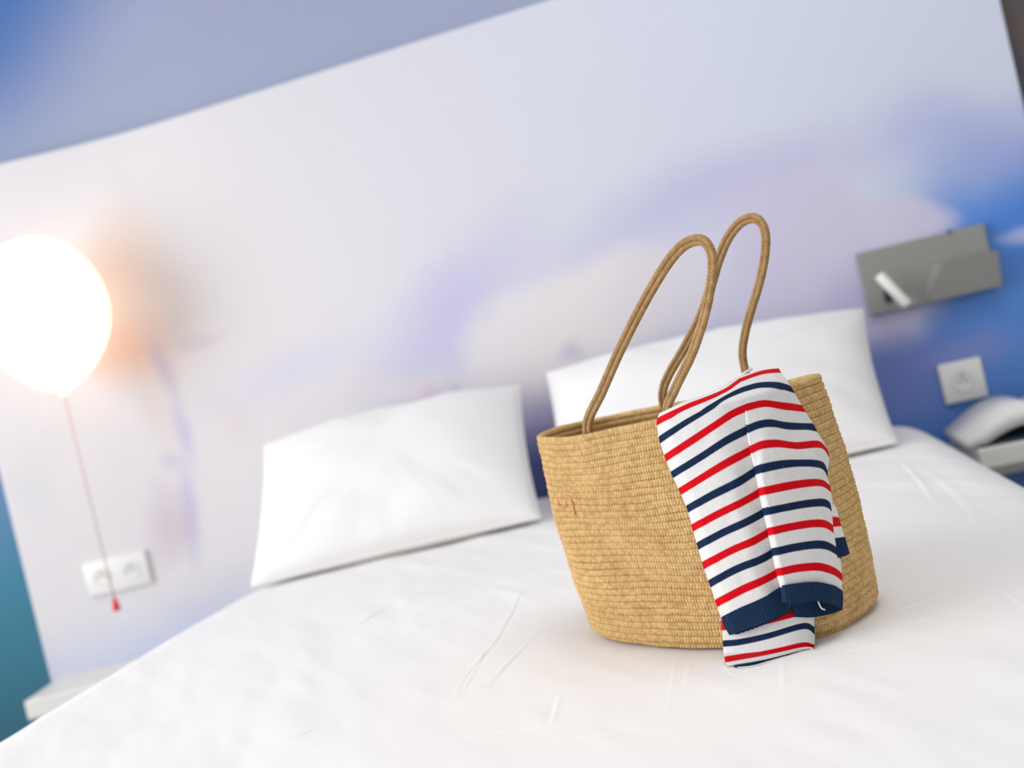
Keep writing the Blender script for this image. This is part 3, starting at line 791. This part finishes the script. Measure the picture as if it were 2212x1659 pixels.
# the sleeve's rear face below the near cuff edge
rib_cloth('cuff_lining', [(0, [(1590, 1340), (1640, 1325), (1690, 1300)]), (1, [(1590, 1370), (1650, 1349), (1706, 1322)])],
          lambda s, t: 0.0062, slL, 12)
rib_cloth('cuff', [(0, [(1689, 1265), (1720, 1260), (1760, 1257), (1795, 1264), (1816, 1276)]), (1, [(1691, 1284), (1720, 1282), (1762, 1279), (1797, 1287), (1817, 1297)]), (2, [(1693, 1301), (1720, 1302), (1763, 1298), (1797, 1307), (1816, 1318)])],
          lambda s, t: 0.0100+0.0135*float(e(0, .07, t))-0.0170*float(e(.72, 1, t)), slR, 19)
rib_cloth('cuff_lining', [(0, [(1704, 1285), (1740, 1284), (1780, 1284), (1815, 1290)]), (1, [(1709, 1310), (1745, 1312), (1785, 1312), (1817, 1306)]), (2, [(1716, 1331), (1755, 1333), (1790, 1327), (1816, 1317)])],
          lambda s, t: 0.0055-0.002*float(e(.8, 1, t)), slR, 16)
# white thread end hanging in the cuff
tp = [lay(x, y, o)[0] for x, y, o in ((1767, 1297, .0185), (1770, 1306, .019), (1775, 1314, .0185), (1782, 1317, .018))]
tube('loose_thread', catmull(tp, 8), .0007, M_THREAD, sweater, segs=6)
# body hem below the sleeves, its edge resting on the bed
TAIL = [(0.2, [(1552, 1290), (1620, 1275), (1700, 1262), (1752, 1262)]), (1, [(1561, 1354), (1640, 1343), (1705, 1328), (1757, 1316)]), (2, [(1564, 1391), (1600, 1388), (1660, 1375), (1735, 1353), (1758, 1364)]),
        (3, [(1567, 1428), (1640, 1415), (1690, 1405), (1735, 1395), (1758, 1399)]), (3.4, [(1572, 1439), (1640, 1428), (1690, 1416), (1735, 1404), (1757, 1401)])]
kT, GT = surf_rows(TAIL, 48, 14)
cloth('body', kT, GT, lambda k, t: 0.0022+0.0018*np.sin(math.pi*t)+0.004*sstep(1.5, 3.0, k)*np.sin(math.pi*t)**.5, sweater, mat=M_KNIT, tuck=False, thick=.0015)
# turned-under hem: the back of the body, its navy stripe just showing on the sheet
HEM = [(3.62, [(1580, 1438), (1640, 1428), (1690, 1415), (1745, 1402)]), (4, [(1590, 1442), (1625, 1438), (1660, 1428), (1705, 1416)]), (4.3, [(1596, 1444), (1630, 1440), (1664, 1430), (1700, 1419)])]
kH, GH = surf_rows(HEM, 30, 10)
cloth('body', kH, GH, lambda k, t: 0.0012+0*t, sweater, tuck=False, thick=.001)
# corner of another fold showing beside the sleeve
FLD = [(4.4, [(1785, 1085), (1797, 1090), (1803, 1096)]), (5, [(1793, 1130), (1804, 1130), (1812, 1130)]), (5.7, [(1798, 1158), (1810, 1157), (1820, 1156)]),
       (6, [(1800, 1172), (1812, 1170), (1824, 1168)]), (6.14, [(1804, 1205), (1818, 1202), (1832, 1197)])]
kF, GF = surf_rows(FLD, 14, 14)
cloth('body', kF, GF, lambda k, t: 0.0065*(1-sstep(.6, 1, t)*.6)+0*k, sweater, tuck=False)

# ------------------------------------------------------------------ balloon lamp
DB = 0.155
def on_left(px, py, off):                                   # on the section left of the bend, off metres in front
    return hit_plane(px, py, at_bend(0, off), NB)
lp = on_left(95, 675, DB)
sc_ = (lp-CAM).length/F
lamp = empty('balloon_lamp', tuple(lp)); tag(lamp, 'glowing balloon-shaped wall lamp with a thin red pull cord', 'lamp')
rw = 121*sc_; prof = []
tip = -0.158*(150*sc_/(0.158*1.0))*1.0
H_up, H_dn = 148*sc_, 158*sc_
for a in np.linspace(math.pi/2, -math.pi/2, 40):
    c, s = math.cos(a), math.sin(a)
    if s >= 0: prof.append((rw*c, H_up*s))
    else: prof.append((rw*float(np.interp(-s, [0, .15, .28, .42, .59, .75, .88, .95, 1], [1, .985, .945, .88, .755, .575, .39, .25, .06])), H_dn*s))
prof[-1] = (0.006, prof[-1][1]-.002); prof.append((0.009, prof[-1][1]-.008)); prof.append((0.0, prof[-1][1]-.001))
P = lathe([(max(r, .0002), h) for r, h in prof], 56)+np.array(lp)
link('shade', grid_mesh('shade', P, close_u=True), M_GLOW, lamp)
wallp = at_bend(0, 0); wn = NB
bk = lp-wn*(DB-0.001)
tube('bracket', [np.array(lp-wn*(rw*0.9)), np.array((lp+bk)/2-wn*(.06)), np.array(bk)], .012, M_WHITE, lamp, segs=14)
zt = lp.z-H_dn-.012
e1 = on_left(250, 1297, DB)
tube('pull_cord', [np.array((lp.x, lp.y, lp.z-H_dn-.008)), np.array((lp.x, lp.y, e1.z+.3)), np.array((lp.x, lp.y, e1.z))], .0015, M_CORD, lamp, segs=8)
P = lathe([(.0003, .016), (.004, .014), (.006, .004), (.009, -.014), (.0075, -.016), (.0003, -.015)], 20)+np.array((lp.x, lp.y, e1.z-.008))
link('tassel', grid_mesh('tassel', P, close_u=True), M_RED, lamp)

# ------------------------------------------------------------------ sockets
def disc(name, c, ax, r, depth, mat, parent, inner=0.0):
    z = Vector(ax).normalized(); q = z.to_track_quat('Z', 'Y').to_matrix()
    P = lathe([(0.0002, -depth), (r*.92, -depth), (r, 0.0), (r+.0015, .0006), (r+.0015, -.001)], 32)
    P = P@np.array(q).T+np.array(c)
    return link(name, grid_mesh(name, P, close_u=True), mat, parent)
def socket(name, quad_c, n, w, h, wells, label):
    """plate centred at quad_c on a surface with normal n"""
    n = Vector(n).normalized(); right = Vector((-n.y, n.x, 0)).normalized()
    if right.x < 0: right = -right
    c = Vector(quad_c); root = empty(name, tuple(c)); tag(root, label, 'wall socket')
    up = Vector((0, 0, 1))
    pts = [c+right*a*w/2+up*b*h/2+n*.010 for a, b in ((-1, -1), (1, -1), (1, 1), (-1, 1))]
    link('plate', bm_mesh('plate', prism_bm(pts, n, .0105, .002, 2)), M_WHITE, root)
    for x in wells:
        wc = c+right*x+n*.0106
        q = n.to_track_quat('Z', 'Y').to_matrix()
        P = lathe([(.0225, .0), (.0225, .0012), (.0195, .0012), (.0188, -.004), (.0002, -.004)], 36)@np.array(q).T+np.array(wc)
        wl = link('well', grid_mesh('well', P, close_u=True), M_WHITE, root)
        disc('well_floor', wc-n*.0012, n, .0165, .0015, M_WELL, wl)
        for s in (-1, 1):
            disc('pin_hole', wc+right*s*.0085-n*.0008, n, .0028, .0006, M_DARK, wl)
        P = lathe([(.0002, .010), (.0022, .009), (.0025, -.003)], 14)@np.array(q).T+np.array(wc+up*.011)
        link('earth_pin', grid_mesh('earth_pin', P, close_u=True), M_PIN, wl)
socket('wall_socket', hit_y(2078, 822, YP), NY, .086, .086, (0,), 'single white wall socket on the blue part of the mural, under the reading lamp')
socket('wall_socket', on_left(255, 1238, 0), NB, .160, .083, (-.037, .037), 'double white wall socket on the pale mural behind the pull cord')

# ------------------------------------------------------------------ reading lamp
YL = YP-.022
def q(px, py, y=YL): return hit_y(px, py, y)
tl, tr, br, bl = q(1850, 549), q(2122, 481), q(2160, 617), q(1880, 684)
x0, x1 = (tl.x+bl.x)/2, (tr.x+br.x)/2; z1, z0 = (tl.z+tr.z)/2, (bl.z+br.z)/2
rl = empty('reading_lamp', ((x0+x1)/2, YP, z0)); tag(rl, 'grey rectangular wall reading lamp with small white cylinder spotlight', 'lamp')
link('back_plate', bm_mesh('back_plate', box_bm(x0, x1, YL, YP+.001, z0, z1, .003, 2)), M_GREY, rl, False)
# wedge pocket standing out on the lower half
pa = [q(2010, 571), q(2150, 538)]
pz1 = (pa[0].z+pa[1].z)/2; pxl = q(1985, 655).x; pxl2 = q(2012, 570).x; yo = YL-.045
bm = bmesh.new()
f = [Vector((pxl, YL+.001, z0+.003)), Vector((x1, YL+.001, z0+.003)), Vector((x1, YL+.001, pz1)), Vector((pxl2, YL+.001, pz1))]
g = [Vector((pxl+.006, YL-.020, z0)), Vector((x1+.004, YL-.020, z0)), Vector((x1+.004, yo, pz1-.004)), Vector((pxl2+.012, yo, pz1-.004))]
fa = [bm.verts.new(v) for v in f]; ga = [bm.verts.new(v) for v in g]
bm.faces.new(fa); bm.faces.new(ga[::-1])
for i in range(4): bm.faces.new((fa[i], fa[(i+1) % 4], ga[(i+1) % 4], ga[i]))
bmesh.ops.bevel(bm, geom=bm.edges[:], offset=.002, segments=2, affect='EDGES')
link('pocket', bm_mesh('pocket', bm), M_GREY, rl, False)
ya = YL-.045
a_, b_ = hit_y(1898, 594, ya), hit_y(1961, 659, ya-.01)
ax = (b_-a_)
P = lathe([(.0002, 0), (.0095, 0), (.0108, .002), (.0108, ax.length-.002), (.0098, ax.length), (.0002, ax.length-.003)], 28)
P = P@np.array(ax.to_track_quat('Z', 'Y').to_matrix()).T+np.array(a_)
sp_ = link('spotlight', grid_mesh('spotlight', P, close_u=True), M_ALU, rl)
mp_ = (a_+b_)/2
tube('joint', [np.array(mp_), np.array((mp_.x, (mp_.y+YL)/2, mp_.z)), np.array((mp_.x, YL+.002, mp_.z))], .006, M_ALU, rl, segs=12)
s0 = hit_y(1918, 640, YL-.003)
link('switch', bm_mesh('switch', box_bm(s0.x-.007, s0.x+.007, YL-.006, YL+.001, s0.z-.013, s0.z+.013, .002, 2)), M_DARK, rl, False)
s1 = hit_y(2050, 500, YL)
link('screw', bm_mesh('screw', box_bm(s1.x-.003, s1.x+.003, YL-.004, YL+.001, s1.z-.003, s1.z+.003, .001, 2)), M_DARK, rl, False)

# ------------------------------------------------------------------ night shelves and book
yf = 2.02
c1 = hit_y(2113, 972, yf); c2 = hit_y(2140, 1010, yf)
zt1 = c1.z; zb1 = zt1-.040
sh = empty('night_shelf', (c1.x+.16, YP-.1, zb1)); tag(sh, 'white wall shelf under the single socket, open book lying on it', 'shelf')
link('board', bm_mesh('board', box_bm(c1.x, c1.x+.34, yf, YP+.001, zb1, zt1, .004, 2)), M_SHELF, sh, False)
link('bracket', bm_mesh('bracket', box_bm(c1.x+.05, c1.x+.29, YP-.09, YP+.001, zb1-.05, zb1+.001, .003, 2)), M_SHELF, sh, False)
nl = at_bend(0, 0)
fl = hit_plane(50, 1516, at_bend(0, .19), NB)
sL = (Vector((fl.x, fl.y, 0))-at_bend(0, .19)).dot(BD)
zt2 = fl.z; zb2 = zt2-.046
pts = [at_bend(sL, .19), at_bend(sL-.36, .19), at_bend(sL-.36, -.001), at_bend(sL, -.001)]
shl = empty('night_shelf', (pts[0].x, pts[0].y, zb2)); tag(shl, 'white wall shelf at the foot of the pale mural, bare', 'shelf')
link('board', bm_mesh('board', prism_bm([Vector((p.x, p.y, zt2)) for p in pts], (0, 0, 1), .046, .004, 2)), M_SHELF, shl, False)
pts = [at_bend(sL-.05, .09), at_bend(sL-.31, .09), at_bend(sL-.31, -.001), at_bend(sL-.05, -.001)]
link('bracket', bm_mesh('bracket', prism_bm([Vector((p.x, p.y, zb2+.001)) for p in pts], (0, 0, 1), .05, .003, 2)), M_SHELF, shl, False)
# open book, its pages arched, spine roughly along the view
bk0 = hit_y(2085, 957, 2.05)
book = empty('book', (bk0.x+.10, 2.13, zt1)); tag(book, 'thick open book with arched white pages lying on the wall shelf', 'book')
def pages(x_in, x_out, y0, y1, hgt, name):
    n = 24; A = []
    for sft, lift in ((1, 0), (0, 0)):
        for i in (range(n) if sft else range(n-1, -1, -1)):
            t = i/(n-1); x = x_in+(x_out-x_in)*t
            arch = hgt*(math.sin(math.pi*min(1, 0.10+0.90*t)**0.75))+.012*(1-t)
            z = zt1+.004+max(.0, arch)+.012 if sft else zt1+.004+max(0.0, arch-.020)*0.85
            A.append((x, z))
    A = np.array(A); P = np.zeros((2, len(A), 3))
    P[0, :, 0] = A[:, 0]; P[0, :, 1] = y0; P[0, :, 2] = A[:, 1]; P[1] = P[0]; P[1, :, 1] = y1
    me = grid_mesh(name, P, close_u=True)
    bm = bmesh.new(); bm.from_mesh(me); bmesh.ops.holes_fill(bm, edges=[e for e in bm.edges if e.is_boundary], sides=0)
    bmesh.ops.triangulate(bm, faces=[f for f in bm.faces if len(f.verts) > 4]); bmesh.ops.recalc_face_normals(bm, faces=bm.faces); bm.to_mesh(me); bm.free()
    return link(name, me, M_PAPER, book, False)
xs = bk0.x+.155
pages(xs, bk0.x, 2.035, 2.235, .040, 'pages'); pages(xs, xs+.155, 2.035, 2.235, .036, 'pages')
link('cover', bm_mesh('cover', box_bm(bk0.x+.02, xs+.16, 2.03, 2.24, zt1-.0005, zt1+.0045, .001, 1)), M_COVER, book, False)
